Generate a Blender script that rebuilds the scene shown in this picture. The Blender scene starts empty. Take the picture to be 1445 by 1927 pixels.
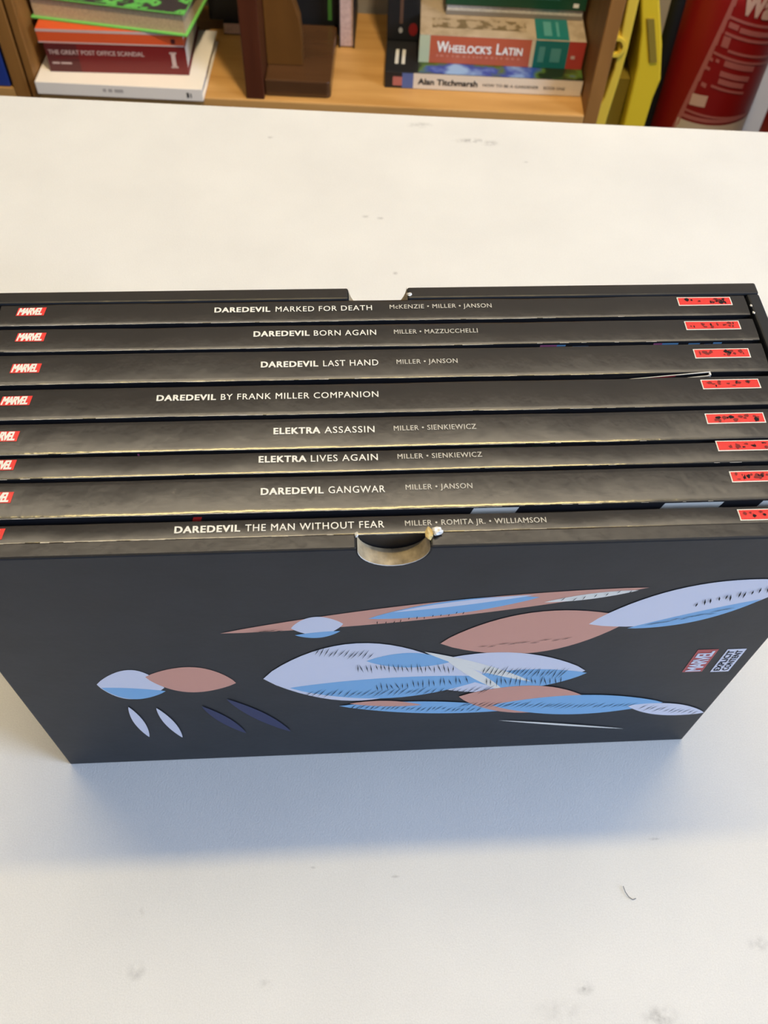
import bpy, bmesh, math, random
from mathutils import Vector, Matrix
random.seed(7)
PI = math.pi
C = bpy.context.scene.collection
scn = bpy.context.scene

# ------------------------------------------------------------------ camera
cam_d = bpy.data.cameras.new('camera')
cam = bpy.data.objects.new('camera', cam_d); C.objects.link(cam)
cam_d.sensor_fit = 'HORIZONTAL'; cam_d.sensor_width = 36.0
cam_d.lens = 1719.89 / 1445 * 36.0
cam_d.clip_start = 0.01; cam_d.clip_end = 30
yaw, pit, roll = math.radians(5.5555), math.radians(55.9809), math.radians(3.0984)
fw = Vector((math.sin(yaw)*math.cos(pit), math.cos(yaw)*math.cos(pit), -math.sin(pit)))
r0 = Vector((math.cos(yaw), -math.sin(yaw), 0)); u0 = r0.cross(fw)
r2 = math.cos(roll)*r0 + math.sin(roll)*u0; u2 = -math.sin(roll)*r0 + math.cos(roll)*u0
M = Matrix(((r2.x, u2.x, -fw.x), (r2.y, u2.y, -fw.y), (r2.z, u2.z, -fw.z))).to_4x4()
M.translation = Vector((-0.0179, -0.1357, 0.3901))
cam.matrix_world = M
cam_d.dof.use_dof = True; cam_d.dof.focus_distance = 0.31; cam_d.dof.aperture_fstop = 36
scn.camera = cam

# ------------------------------------------------------------------ light and exposure
scn.view_settings.view_transform = 'Standard'; scn.view_settings.look = 'None'
scn.view_settings.exposure = 0.0; scn.view_settings.gamma = 1.0
scn.view_settings.use_curve_mapping = False
W = bpy.data.worlds.new('world'); scn.world = W; W.use_nodes = True
W.node_tree.nodes['Background'].inputs[0].default_value = (0.62, 0.72, 0.95, 1)
W.node_tree.nodes['Background'].inputs[1].default_value = 0.14

def area(name, loc, target, sx, sy, power, col, spread=180):
    d = bpy.data.lights.new(name, 'AREA'); d.shape = 'RECTANGLE'; d.size = sx; d.size_y = sy
    d.energy = power; d.color = col; d.spread = math.radians(spread)
    o = bpy.data.objects.new(name, d); C.objects.link(o); o.location = loc
    o.rotation_euler = (Vector(target) - Vector(loc)).to_track_quat('-Z', 'Y').to_euler()
    return o
# warm fluorescent fitting over the table, its light down
area('tube_light', (0.0, 0.34, 1.54), (0.0, 0.34, 0), 1.05, 0.07, 10.2, (1.0, 0.77, 0.33))
area('ceiling_wash', (0.0, 0.80, 1.70), (0.0, 0.80, 3), 2.2, 0.30, 22, (1.0, 0.87, 0.68))  # added uplight apart from the fitting, brightens the ceiling mirrored in the spines
# daylight from the window to the right of the person taking the picture
area('window_light', (2.60, -0.99, 1.05), (0.0, 0.05, 0.05), 1.1, 1.3, 98, (0.58, 0.73, 1.0))
# second, wider window further behind the photographer
area('rear_window_light', (-0.5, -2.2, 1.0), (0.0, 0.1, 0.0), 1.6, 1.0, 2.5, (0.56, 0.72, 1.0))
# added spot with no known fitting, brightens the otherwise dark bookcase
sp = bpy.data.lights.new('bookcase_fill', 'SPOT'); sp.energy = 135; sp.color = (1.0, 0.80, 0.52); sp.spot_size = math.radians(46); sp.spot_blend = .5; sp.shadow_soft_size = .06
spo = bpy.data.objects.new('bookcase_fill', sp); C.objects.link(spo); spo.location = (0.22, 0.36, 1.6)
spo.rotation_euler = (Vector((0.22, 1.34, -.38)) - Vector(spo.location)).to_track_quat('-Z', 'Y').to_euler()

# ------------------------------------------------------------------ materials
def lin(c):
    return tuple(((v/255)/12.92 if v/255 <= .04045 else ((v/255+.055)/1.055)**2.4) for v in c)

def mat(name, col, rough=.5, spec=.5, metal=0, noise=0, nscale=20, bump=0, bscale=200, nstretch=(1, 1, 1), coat=0):
    """principled material; noise = +- value variation of the base colour, bump = fine relief"""
    m = bpy.data.materials.new(name); m.use_nodes = True
    nt = m.node_tree; b = nt.nodes['Principled BSDF']
    b.inputs['Base Color'].default_value = (*col, 1); b.inputs['Roughness'].default_value = rough
    b.inputs['Specular IOR Level'].default_value = spec; b.inputs['Metallic'].default_value = metal
    b.inputs['Coat Weight'].default_value = coat; b.inputs['Coat Roughness'].default_value = .15
    tc = nt.nodes.new('ShaderNodeTexCoord'); mp = nt.nodes.new('ShaderNodeMapping')
    mp.inputs['Scale'].default_value = nstretch
    nt.links.new(tc.outputs['Object'], mp.inputs['Vector'])
    if noise:
        n = nt.nodes.new('ShaderNodeTexNoise'); n.inputs['Scale'].default_value = nscale; n.inputs['Detail'].default_value = 4
        nt.links.new(mp.outputs['Vector'], n.inputs['Vector'])
        r = nt.nodes.new('ShaderNodeValToRGB')
        r.color_ramp.elements[0].position = .3; r.color_ramp.elements[1].position = .7
        r.color_ramp.elements[0].color = (*[max(0, v*(1-noise)) for v in col], 1)
        r.color_ramp.elements[1].color = (*[min(1, v*(1+noise)) for v in col], 1)
        nt.links.new(n.outputs['Fac'], r.inputs['Fac']); nt.links.new(r.outputs['Color'], b.inputs['Base Color'])
    if bump:
        n2 = nt.nodes.new('ShaderNodeTexNoise'); n2.inputs['Scale'].default_value = bscale; n2.inputs['Detail'].default_value = 3
        nt.links.new(mp.outputs['Vector'], n2.inputs['Vector'])
        bp = nt.nodes.new('ShaderNodeBump'); bp.inputs['Strength'].default_value = bump; bp.inputs['Distance'].default_value = .001
        nt.links.new(n2.outputs['Fac'], bp.inputs['Height']); nt.links.new(bp.outputs['Normal'], b.inputs['Normal'])
    return m

def patch_mat(name, cols, scale, rough=.4, stretch=(1, 1, 1)):
    """printed picture: hard-edged noise patches in the given colours [(position, colour), ...]"""
    m = mat(name, cols[0][1], rough)
    nt = m.node_tree; b = nt.nodes['Principled BSDF']
    tc = nt.nodes.new('ShaderNodeTexCoord'); mp = nt.nodes.new('ShaderNodeMapping'); mp.inputs['Scale'].default_value = stretch
    n = nt.nodes.new('ShaderNodeTexNoise'); n.inputs['Scale'].default_value = scale; n.inputs['Detail'].default_value = 5
    r = nt.nodes.new('ShaderNodeValToRGB'); cr = r.color_ramp
    cr.elements[0].position = cols[0][0]; cr.elements[0].color = (*cols[0][1], 1)
    cr.elements[1].position = cols[1][0]; cr.elements[1].color = (*cols[1][1], 1)
    for p_, c_ in cols[2:]:
        e = cr.elements.new(p_); e.color = (*c_, 1)
    nt.links.new(tc.outputs['Object'], mp.inputs['Vector']); nt.links.new(mp.outputs['Vector'], n.inputs['Vector'])
    nt.links.new(n.outputs['Fac'], r.inputs['Fac']); nt.links.new(r.outputs['Color'], b.inputs['Base Color'])
    return m

def wood(name, c1, c2, rough=.45, scale=6, stretch=(1, 8, 8)):
    m = mat(name, c1, rough)
    nt = m.node_tree; b = nt.nodes['Principled BSDF']
    tc = nt.nodes.new('ShaderNodeTexCoord'); mp = nt.nodes.new('ShaderNodeMapping'); mp.inputs['Scale'].default_value = stretch
    n = nt.nodes.new('ShaderNodeTexNoise'); n.inputs['Scale'].default_value = scale; n.inputs['Detail'].default_value = 6
    n.inputs['Distortion'].default_value = .4
    r = nt.nodes.new('ShaderNodeValToRGB')
    r.color_ramp.elements[0].position = .3; r.color_ramp.elements[0].color = (*c1, 1)
    r.color_ramp.elements[1].position = .72; r.color_ramp.elements[1].color = (*c2, 1)
    nt.links.new(tc.outputs['Object'], mp.inputs['Vector']); nt.links.new(mp.outputs['Vector'], n.inputs['Vector'])
    nt.links.new(n.outputs['Fac'], r.inputs['Fac']); nt.links.new(r.outputs['Color'], b.inputs['Base Color'])
    return m

m_spine = mat('black_gloss_spine', (.018, .0155, .0128), .16, .85, bump=.15, bscale=150, nstretch=(1, .8, .8))
m_cover = mat('black_cover_board', (.016, .016, .020), .38, .5)
m_case = mat('black_case_print', (.022, .024, .029), .48, .28, noise=.12, nscale=60, bump=.06, bscale=260)
m_case_in = mat('case_board_lining', (.02, .02, .02), .7)
m_page = mat('page_edges', (.62, .58, .50), .8, .2, noise=.15, nscale=300)
m_wear = mat('worn_paper_edge', (.55, .50, .42), .7, .3, noise=.35, nscale=400)
m_board = mat('raw_cardboard_edge', (.36, .29, .19), .85, .2, noise=.35, nscale=260, bump=.4, bscale=500)
m_torn = mat('torn_white_paper', (.80, .78, .74), .9, .1, noise=.1, nscale=300)
m_torny = mat('torn_yellow_paper', (.62, .48, .22), .9, .1, noise=.2, nscale=300)
m_white = mat('white_ink', (.86, .85, .80), .5, .4)
m_grey_ink = mat('pale_grey_ink', (.55, .53, .48), .5, .4)
m_red = mat('red_ink', (.78, .035, .03), .4, .5)
m_red2 = mat('front_red_ink', (.46, .05, .06), .4, .5)
m_black_ink = mat('black_ink', (.014, .014, .016), .6, .12)
m_dkred_ink = mat('dark_red_ink', (.22, .012, .012), .4, .4)
m_lav = mat('lavender_ink', (.70, .73, .88), .42, .4)
m_blue = mat('sky_blue_ink', (.21, .47, .80), .42, .4)
m_salm = mat('salmon_ink', (.68, .33, .255), .42, .4)
m_navy = mat('navy_ink', (.018, .025, .10), .42, .4)
m_pink = mat('pink_ink', (.60, .16, .35), .4, .4)

# ------------------------------------------------------------------ mesh helpers
class MB:
    """collects faces (with a material slot each) and links them as one mesh object"""
    def __init__(s): s.v = []; s.f = []; s.m = []
    def face(s, pts, k=0):
        n = len(s.v); s.v += [tuple(p) for p in pts]; s.f.append(tuple(range(n, n+len(pts)))); s.m.append(k)
    def box(s, x0, x1, y0, y1, z0, z1, k=0):
        n = len(s.v)
        s.v += [(x0,y0,z0),(x1,y0,z0),(x1,y1,z0),(x0,y1,z0),(x0,y0,z1),(x1,y0,z1),(x1,y1,z1),(x0,y1,z1)]
        for q in ((0,3,2,1),(4,5,6,7),(0,1,5,4),(1,2,6,5),(2,3,7,6),(3,0,4,7)):
            s.f.append(tuple(n+i for i in q)); s.m.append(k)
    def prism(s, poly, a, b, axis='y', k=0):
        """poly: 2-D outline; extruded from a to b along axis ('x': poly=(y,z), 'y': poly=(x,z), 'z': poly=(x,y))"""
        def P(p, h):
            return {'x': (h, p[0], p[1]), 'y': (p[0], h, p[1]), 'z': (p[0], p[1], h)}[axis]
        n = len(s.v); m = len(poly)
        s.v += [P(p, a) for p in poly] + [P(p, b) for p in poly]
        s.f.append(tuple(range(n+m-1, n-1, -1))); s.m.append(k)
        s.f.append(tuple(range(n+m, n+2*m))); s.m.append(k)
        for i in range(m):
            j = (i+1) % m; s.f.append((n+i, n+j, n+m+j, n+m+i)); s.m.append(k)
    def lathe(s, prof, cx, cy, seg=48, k=0):
        """prof: [(r, z)]"""
        n = len(s.v)
        for r, z in prof:
            for i in range(seg):
                a = 2*PI*i/seg; s.v.append((cx+r*math.cos(a), cy+r*math.sin(a), z))
        for j in range(len(prof)-1):
            for i in range(seg):
                i2 = (i+1) % seg
                s.f.append((n+j*seg+i, n+j*seg+i2, n+(j+1)*seg+i2, n+(j+1)*seg+i)); s.m.append(k)
        s.f.append(tuple(n+i for i in range(seg-1, -1, -1))); s.m.append(k)
        e = n+(len(prof)-1)*seg; s.f.append(tuple(e+i for i in range(seg))); s.m.append(k)
    def tube(s, pts, r, seg=10, k=0):
        pts = [Vector(p) for p in pts]; n = len(s.v)
        for i, p in enumerate(pts):
            t = (pts[min(i+1, len(pts)-1)] - pts[max(i-1, 0)]).normalized()
            a = t.orthogonal().normalized() if i == 0 else (a - a.dot(t)*t).normalized()
            b = t.cross(a); rr = r if not isinstance(r, (list, tuple)) else r[i]
            for q in range(seg):
                w = 2*PI*q/seg; s.v.append(tuple(p + rr*(math.cos(w)*a + math.sin(w)*b)))
        for i in range(len(pts)-1):
            for q in range(seg):
                q2 = (q+1) % seg; s.f.append((n+i*seg+q, n+i*seg+q2, n+(i+1)*seg+q2, n+(i+1)*seg+q)); s.m.append(k)
        s.f.append(tuple(n+q for q in range(seg-1, -1, -1))); s.m.append(k)
        e = n+(len(pts)-1)*seg; s.f.append(tuple(e+q for q in range(seg))); s.m.append(k)
    def build(s, name, mats, parent=None, bevel=0, smooth=None, loc=None, recalc=True):
        me = bpy.data.meshes.new(name); me.from_pydata(s.v, [], s.f)
        if not isinstance(mats, (list, tuple)): mats = [mats]
        for m in mats: me.materials.append(m)
        for p, k in zip(me.polygons, s.m): p.material_index = k
        if recalc:
            bm = bmesh.new(); bm.from_mesh(me); bmesh.ops.recalc_face_normals(bm, faces=bm.faces); bm.to_mesh(me); bm.free()
        me.update()
        o = bpy.data.objects.new(name, me); C.objects.link(o)
        if parent: o.parent = parent
        if loc is not None: o.location = loc
        if smooth is not None:
            me.polygons.foreach_set('use_smooth', [True]*len(me.polygons)); me.set_sharp_from_angle(angle=math.radians(smooth))
        if bevel:
            md = o.modifiers.new('bevel', 'BEVEL'); md.width = bevel; md.segments = 2; md.limit_method = 'ANGLE'; md.angle_limit = math.radians(50)
        return o

def thing(name, label, cat, loc=(0, 0, 0), rotz=0, group=None):
    o = bpy.data.objects.new(name, None); C.objects.link(o); o.empty_display_size = .02
    o.location = loc; o.rotation_euler = (0, 0, rotz); o['label'] = label; o['category'] = cat
    if group: o['group'] = group
    return o
def tag(o, label, cat, group=None):
    o['label'] = label; o['category'] = cat
    if group: o['group'] = group
    return o
def struct(o): o['kind'] = 'structure'; return o

_tc = {}
def glyphs(txt, bold=0.0, shear=0.0, space=1.0):
    """built-in font -> (verts in 0..1 x 0..1, polygons)"""
    key = (txt, bold, shear, space)
    if key in _tc: return _tc[key]
    cu = bpy.data.curves.new('tmp_text', 'FONT'); cu.body = txt; cu.size = 1; cu.shear = shear
    cu.space_character = space; cu.resolution_u = 3; cu.dimensions = '2D'; cu.fill_mode = 'BOTH'
    o = bpy.data.objects.new('tmp_text', cu); C.objects.link(o)
    dg = bpy.context.evaluated_depsgraph_get(); dg.update()
    me = bpy.data.meshes.new_from_object(o.evaluated_get(dg))
    vs = [(v.co.x, v.co.y) for v in me.vertices]; fs = [tuple(p.vertices) for p in me.polygons]
    bpy.data.objects.remove(o); bpy.data.curves.remove(cu); bpy.data.meshes.remove(me)
    if bold:      # heavier weight: the same outline laid over itself with small shifts
        base_v, base_f = vs, fs; vs, fs = [], []
        for dx, dy_ in ((-bold, -bold*.6), (bold, -bold*.6), (-bold, bold*.6), (bold, bold*.6), (0, 0)):
            n = len(vs); vs += [(x+dx, y+dy_, len(vs)//len(base_v)) for x, y in base_v]; fs += [tuple(n+i for i in f) for f in base_f]
    else: vs = [(x, y, 0) for x, y in vs]
    x0 = min(v[0] for v in vs); x1 = max(v[0] for v in vs); y0 = -bold*.6; y1 = .684+bold*.6   # baseline to cap height
    vs = [((x-x0)/(x1-x0), (y-y0)/(y1-y0), k) for x, y, k in vs]
    _tc[key] = (vs, fs); return _tc[key]

def put_text(mb, txt, fn, k=0, **kw):
    """fn maps (u, v) in the unit square to a 3-D point"""
    vs, fs = glyphs(txt, **kw); n = len(mb.v)
    a, bb, c = Vector(fn(.45, .5)), Vector(fn(.55, .5)), Vector(fn(.45, .6))
    nr = (bb-a).cross(c-a).normalized()*.000012
    mb.v += [tuple(Vector(fn(u_, v_)) + nr*k_) for u_, v_, k_ in vs]
    for f in fs: mb.f.append(tuple(n+i for i in f)); mb.m.append(k)

# ------------------------------------------------------------------ frame of the bookcase (parallel to the table's far edge)
ANG = math.radians(-4.93)
BO = Vector((0.0539, 1.1239, -0.40)); BU = Vector((math.cos(ANG), math.sin(ANG), 0)); BV = Vector((-math.sin(ANG), math.cos(ANG), 0))
def BC(x, v, z): return BO + BU*x + BV*v + Vector((0, 0, z))
FLOOR = -0.75

# ------------------------------------------------------------------ the room
m_wall = mat('grey_beige_wall_paint', (.42, .38, .33), .8, .3, noise=.05, nscale=8)
m_floor = mat('brown_floor', (.10, .075, .055), .7, .3, noise=.2, nscale=12)
m_ceil = mat('white_ceiling', (.78, .76, .72), .9, .2)
b = MB(); b.box(-3, 3, .275, .34, -.35, 2.40)
struct(b.build('wall_back', m_wall, loc=BC(0, 0, 0))).rotation_euler = (0, 0, ANG)
b = MB(); b.box(-3, 3, -3.0, .275, -.42, -.35)
struct(b.build('floor', m_floor, loc=BC(0, 0, 0))).rotation_euler = (0, 0, ANG)
b = MB(); b.box(-3, 3, -3.0, .34, 2.40, 2.45)
struct(b.build('ceiling', m_ceil, loc=BC(0, 0, 0))).rotation_euler = (0, 0, ANG)

# ------------------------------------------------------------------ table
def table_top_material():
    m = mat('white_laminate', (.84, .83, .80), .62, .35)
    nt = m.node_tree; bs = nt.nodes['Principled BSDF']; L = nt.links.new
    tc = nt.nodes.new('ShaderNodeTexCoord')
    n1 = nt.nodes.new('ShaderNodeTexNoise'); n1.inputs['Scale'].default_value = 14; n1.inputs['Detail'].default_value = 5
    n2 = nt.nodes.new('ShaderNodeTexNoise'); n2.inputs['Scale'].default_value = 1300; n2.inputs['Detail'].default_value = 3
    L(tc.outputs['Object'], n1.inputs['Vector']); L(tc.outputs['Object'], n2.inputs['Vector'])
    r1 = nt.nodes.new('ShaderNodeValToRGB')
    r1.color_ramp.elements[0].position = .25; r1.color_ramp.elements[0].color = (.80, .79, .77, 1)
    r1.color_ramp.elements[1].position = .65; r1.color_ramp.elements[1].color = (.86, .85, .825, 1)
    L(n1.outputs['Fac'], r1.inputs['Fac'])
    bp = nt.nodes.new('ShaderNodeBump'); bp.inputs['Strength'].default_value = .35; bp.inputs['Distance'].default_value = .0003
    L(n2.outputs['Fac'], bp.inputs['Height']); L(bp.outputs['Normal'], bs.inputs['Normal'])
    # scuffs and grime spots worn into the laminate: (x, y, radius x, radius y, strength) in mm
    marks = [(51,462,12,5,.35),(86,443,16,4,.5),(100,440,9,5,.4),(24,306,2.2,2.2,.5),(8,361,4,2.2,.4),(17,359,3.5,2,.45),
             (73,-96,2.0,1.6,.75),(73,-96,5,3.5,.35),(100,-107,9,5,.5),(112,-42,3.5,.8,.6),(-98,-82,5,5,.3),(-98,-61,1.6,3,.35),
             (-49,-89,4,3,.25),(145,-84,6,4,.3),(-56,448,3,2,.4),(122,418,3,1.5,.3),(-30,-47,2,.8,.35),(3,-52,2.5,.8,.35),(-150,40,20,3,.16),(62,-103,14,6,.15)]
    n3 = nt.nodes.new('ShaderNodeTexNoise'); n3.inputs['Scale'].default_value = 260; n3.inputs['Detail'].default_value = 4
    L(tc.outputs['Object'], n3.inputs['Vector'])
    rn = nt.nodes.new('ShaderNodeMapRange'); rn.inputs['From Min'].default_value = .35; rn.inputs['From Max'].default_value = .62
    L(n3.outputs['Fac'], rn.inputs['Value'])
    acc = None
    for x, y, rx, ry, st in marks:
        mp = nt.nodes.new('ShaderNodeMapping'); mp.vector_type = 'POINT'
        mp.inputs['Location'].default_value = (-x/rx, -y/ry, 0); mp.inputs['Scale'].default_value = (1000/rx, 1000/ry, 0)
        L(tc.outputs['Object'], mp.inputs['Vector'])
        ln = nt.nodes.new('ShaderNodeVectorMath'); ln.operation = 'LENGTH'; L(mp.outputs['Vector'], ln.inputs[0])
        mr = nt.nodes.new('ShaderNodeMapRange'); mr.interpolation_type = 'SMOOTHSTEP'
        mr.inputs['From Min'].default_value = 1.0; mr.inputs['From Max'].default_value = 0.0
        mr.inputs['To Min'].default_value = 0; mr.inputs['To Max'].default_value = st
        L(ln.outputs['Value'], mr.inputs['Value'])
        if acc is None: acc = mr.outputs['Result']
        else:
            mx = nt.nodes.new('ShaderNodeMath'); mx.operation = 'MAXIMUM'; L(acc, mx.inputs[0]); L(mr.outputs['Result'], mx.inputs[1]); acc = mx.outputs['Value']
    mu = nt.nodes.new('ShaderNodeMath'); mu.operation = 'MULTIPLY'; L(acc, mu.inputs[0]); L(rn.outputs['Result'], mu.inputs[1])
    mixn = nt.nodes.new('ShaderNodeMixRGB'); mixn.inputs['Color2'].default_value = (.16, .15, .15, 1)
    n4 = nt.nodes.new('ShaderNodeTexNoise'); n4.inputs['Scale'].default_value = 1700; n4.inputs['Detail'].default_value = 2
    L(tc.outputs['Object'], n4.inputs['Vector'])
    r4 = nt.nodes.new('ShaderNodeValToRGB')
    r4.color_ramp.elements[0].position = .32; r4.color_ramp.elements[0].color = (.93, .93, .93, 1)
    r4.color_ramp.elements[1].position = .68; r4.color_ramp.elements[1].color = (1, 1, 1, 1)
    L(n4.outputs['Fac'], r4.inputs['Fac'])
    ml = nt.nodes.new('ShaderNodeMixRGB'); ml.blend_type = 'MULTIPLY'; ml.inputs['Fac'].default_value = 1
    L(r1.outputs['Color'], ml.inputs['Color1']); L(r4.outputs['Color'], ml.inputs['Color2'])
    L(mu.outputs['Value'], mixn.inputs['Fac']); L(ml.outputs['Color'], mixn.inputs['Color1']); L(mixn.outputs['Color'], bs.inputs['Base Color'])
    return m
m_leg = mat('grey_steel_leg', (.25, .25, .26), .4, metal=.8)
m_edge = mat('table_edge_band', (.72, .62, .56), .5)
tb = thing('table', 'white scuffed table the black boxed book set stands on', 'table', (0, 0, 0))
# outline: far edge runs at -4.93 degrees through (0.0256, 0.4769)
def TP(s_, t_): return (0.0256 + BU.x*s_ + BV.x*t_, 0.4769 + BU.y*s_ + BV.y*t_)
b = MB(); b.prism([TP(-.75, -.80), TP(.62, -.80), TP(.62, 0), TP(-.75, 0)], -.003, 0, 'z')
b.build('tabletop', table_top_material(), tb, bevel=.0015)
b = MB(); b.prism([TP(-.75, -.80), TP(.62, -.80), TP(.62, 0), TP(-.75, 0)], -.028, -.0031, 'z')
b.build('edge_band', m_edge, tb)
for s_, t_ in ((-.70, -.75), (.57, -.75), (.57, -.06), (-.70, -.06)):
    p = TP(s_, t_); b = MB(); b.tube([(p[0], p[1], FLOOR), (p[0], p[1], -.028)], .018, 14); b.build('leg', m_leg, tb, smooth=40)

b = MB(); b.tube([(.0952, -.0600, .0004), (.0956, -.0622, .0005), (.0966, -.0642, .0006), (.0980, -.0653, .0005), (.0994, -.0649, .0004)], .00012, 6)
tag(b.build('lint_fibre', mat('dark_lint', (.08, .08, .08), .9)), 'tiny dark curled fibre lying on the table front', 'lint')

# ------------------------------------------------------------------ slipcase
H, T, HX = 0.1696, 0.1069, 0.134
TW = 0.0055
sc = thing('slipcase', 'open black card slipcase with thumb notches holding the row of black books', 'box', (0, 0, 0))
def notch_arc(cx, hw, dp, n=22):
    return [(cx + hw*math.cos(PI + PI*i/n), H + dp*math.sin(PI + PI*i/n)) for i in range(n+1)]
NF = (-0.0013, 0.0105, 0.0094); NB = (-0.0008, 0.0103, 0.0110)
def wall_panel(nt, y0, y1, name):
    arc = notch_arc(*nt)
    b = MB(); b.prism([(-HX, 0), (HX, 0), (HX, H)] + arc[::-1] + [(-HX, H)], y0, y1, 'y')
    o = b.build(name, [m_case, m_spine], sc, bevel=.0007)
    for p in o.data.polygons:
        if p.normal.z > .9 and p.center.z > H-.0005: p.material_index = 1   # laminated fold along the top
    return o
wall_panel(NF, 0, TW, 'front_panel')
wall_panel(NB, T-TW, T, 'back_panel')
def lining(nt, y0, y1):
    arc = notch_arc(nt[0], nt[1]-.00012, nt[2]-.00012); b = MB()
    for (xa, za), (xb, zb) in zip(arc, arc[1:]):
        n = len(b.v); b.v += [(xa, y0, za), (xb, y0, zb), (xb, y1, zb), (xa, y1, za)]; b.f.append((n, n+1, n+2, n+3)); b.m.append(0)
    # frayed white paper lip on both rims
    for i, ((xa, za), (xb, zb)) in enumerate(zip(arc, arc[1:])):
        for yy, s_ in ((y0, -1), (y1, 1)):
            w1, w2 = .00022+.0002*random.random(), .00022+.0002*random.random()
            n = len(b.v)
            b.v += [(xa, yy, za), (xb, yy, zb), (xb, yy+s_*.0001, zb-w1*.9), (xa, yy+s_*.0001, za-w2*.9)]; b.f.append((n, n+1, n+2, n+3)); b.m.append(1)
    return b.build('notch_edge', [m_board, m_torn], sc)
lining(NF, -.0001, TW+.0001)['label'] = 'bare brown cardboard edge of the thumb notch'
lining(NB, T-TW+.0002, T+.0001)['label'] = 'bare brown cardboard edge of the thumb notch'
for x0, x1 in ((-HX, -HX+.0045), (HX-.0045, HX)):
    b = MB(); b.box(x0, x1, TW, T-TW, 0, H-.0002); b.build('side_panel', m_case, sc, bevel=.0007)
b = MB(); b.box(-HX+.0045, HX-.0045, TW, T-TW, 0, .0028); b.build('base_panel', m_case_in, sc)

b = MB(); x = -.133
while x < .042:
    l_ = random.uniform(.001, .005)
    if not (-.0125 < x+l_ and x < .0125) and random.random() < (.95 if x < -.02 else .6):
        y0_, y1_ = TW-.0003-random.uniform(.00008, .0003), TW-.0003
        b.face([(x, y0_, H+.00006), (x+l_, y0_, H+.00006), (x+l_, y1_, H+.00004), (x, y1_, H+.00004)])
    x += l_
b.build('worn_edge', m_wear, sc, recalc=False)
def crumple(cx, cy, cz, r, n, seed, sx=1, sy=1, sz=1):
    rnd = random.Random(seed); b = MB(); bm = bmesh.new(); bmesh.ops.create_icosphere(bm, subdivisions=2, radius=1)
    for v in bm.verts:
        k = r*(.6+.7*rnd.random()); v.co = Vector((v.co.x*k*sx+cx, v.co.y*k*sy+cy, v.co.z*k*sz+cz))
    b.v = [tuple(v.co) for v in bm.verts]; b.f = [tuple(v.index for v in f.verts) for f in bm.faces]; b.m = [0]*len(b.f); bm.free()
    return b
b = crumple(.0090, .0040, H+.0006, .0011, 0, 3, .9, 2.0, .8); b.build('torn_paper', m_torny, sc)['label'] = 'yellowed torn paper tuft at the notch corner'
b = crumple(.0113, .0046, H+.0011, .0011, 0, 5, 1.4, 1.2, .8); b.build('torn_paper', m_torn, sc)['label'] = 'white torn paper tuft at the notch corner'
b = crumple(.0097, .0012, H-.0016, .0008, 0, 9, .8, 1.2, 2.0); b.build('torn_paper', m_torny, sc)
b = crumple(-.0118, .0048, H+.0002, .0006, 0, 11, 1.0, 1.4, .7); b.build('torn_paper', m_torn, sc)
b = crumple(.0100, T-.0040, H+.0003, .0007, 0, 13, 1.2, 1.0, .7); b.build('torn_paper', m_torn, sc)
for (xx, yy, sd) in ((.1293, .0952, 21), (.1292, .0917, 22)):
    b = crumple(xx, yy, H+.0001, .00055, 0, sd, .7, 1.1, .5); b.build('worn_corner', m_torn, sc)

# cover print on the front: a plain pattern of leaf shapes in the print's colours (x, z in mm)
def lens(p0, p1, w0, w1, n=18):
    """leaf outline from p0 to p1; w0/w1 = bulge on the two sides (mm)"""
    a = Vector(p0); c = Vector(p1); d = c-a; nrm = Vector((-d.y, d.x)).normalized(); out = []
    for i in range(n+1):
        t = i/n; out.append(a + d*t + nrm*w0*math.sin(PI*t)**.8)
    for i in range(n-1, 0, -1):
        t = i/n; out.append(a + d*t - nrm*w1*math.sin(PI*t)**.8)
    return [(q.x, q.y) for q in out]
LAV, BLU, SAL, INK, NAV, WHT = range(6)
layers = []
layers += [(lens((-104, 83), (-81, 78), 14, 12), LAV), (lens((-103, 80), (-81, 75), 1, 9), BLU)]
layers += [(lens((-86, 88), (-55, 80), 11, 11), SAL)]
layers += [(lens((-56, 120), (80, 142), 5.5, 5.5), SAL), (lens((-33, 122), (-16, 124), 6.5, 6.5), LAV), (lens((-32, 117), (-17, 119), .6, 3.5), BLU), (lens((-8, 127), (46, 138), 5, 4), BLU), (lens((0, 131), (44, 139.5), 2, 1), LAV)]
layers += [(lens((48, 134.5), (77, 140.5), 1.8, 1.8), WHT)]
layers += [(lens((17, 107), (80, 121), 14, 17), SAL)]
layers += [(lens((66, 118), (128, 143), 12, 13), LAV), (lens((80, 114), (120, 132), 1, 6), BLU)]
layers += [(lens((-45, 83), (24, 86), 25, 25), LAV), (lens((2, 83), (73, 80), 17, 18), LAV), (lens((-36, 74), (38, 78), 4, 15), BLU), (lens((-8, 95), (22, 92), 7, 5), BLU),
           (lens((28, 78), (74, 78), 5, 12), BLU), (lens((12, 101), (54, 72), 2.6, 2.6), WHT), (lens((18, 98), (46, 62), 2.2, 2.2), WHT)]
layers += [(lens((-18, 55), (54, 45), 6, 6), BLU), (lens((-14, 57), (14, 53), 3.5, 2), SAL), (lens((28, 60), (82, 50), 13, 14), SAL), (lens((42, 50), (112, 46), 9, 11), BLU), (lens((98, 44), (133, 33), 6, 6), LAV)]
layers += [(lens((-97, 62), (-95, 30), 2, 2), LAV), (lens((-87, 60), (-82, 28), 2, 2), LAV), (lens((-60, 66), (-38, 30), 3, 3), NAV), (lens((-70, 60), (-56, 30), 2.4, 2.4), NAV)]
layers += [(lens((47, 33.5), (103, 18), .9, .9), WHT)]
b = MB(); dy = 0.00003
for i, (pl, k) in enumerate(layers):
    y = -.00012 - dy*i*.35
    b.face([(x*.001, y, z*.001) for x, z in pl], k)
yh = -.00012 - dy*len(layers)*.35 - .00006
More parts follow.
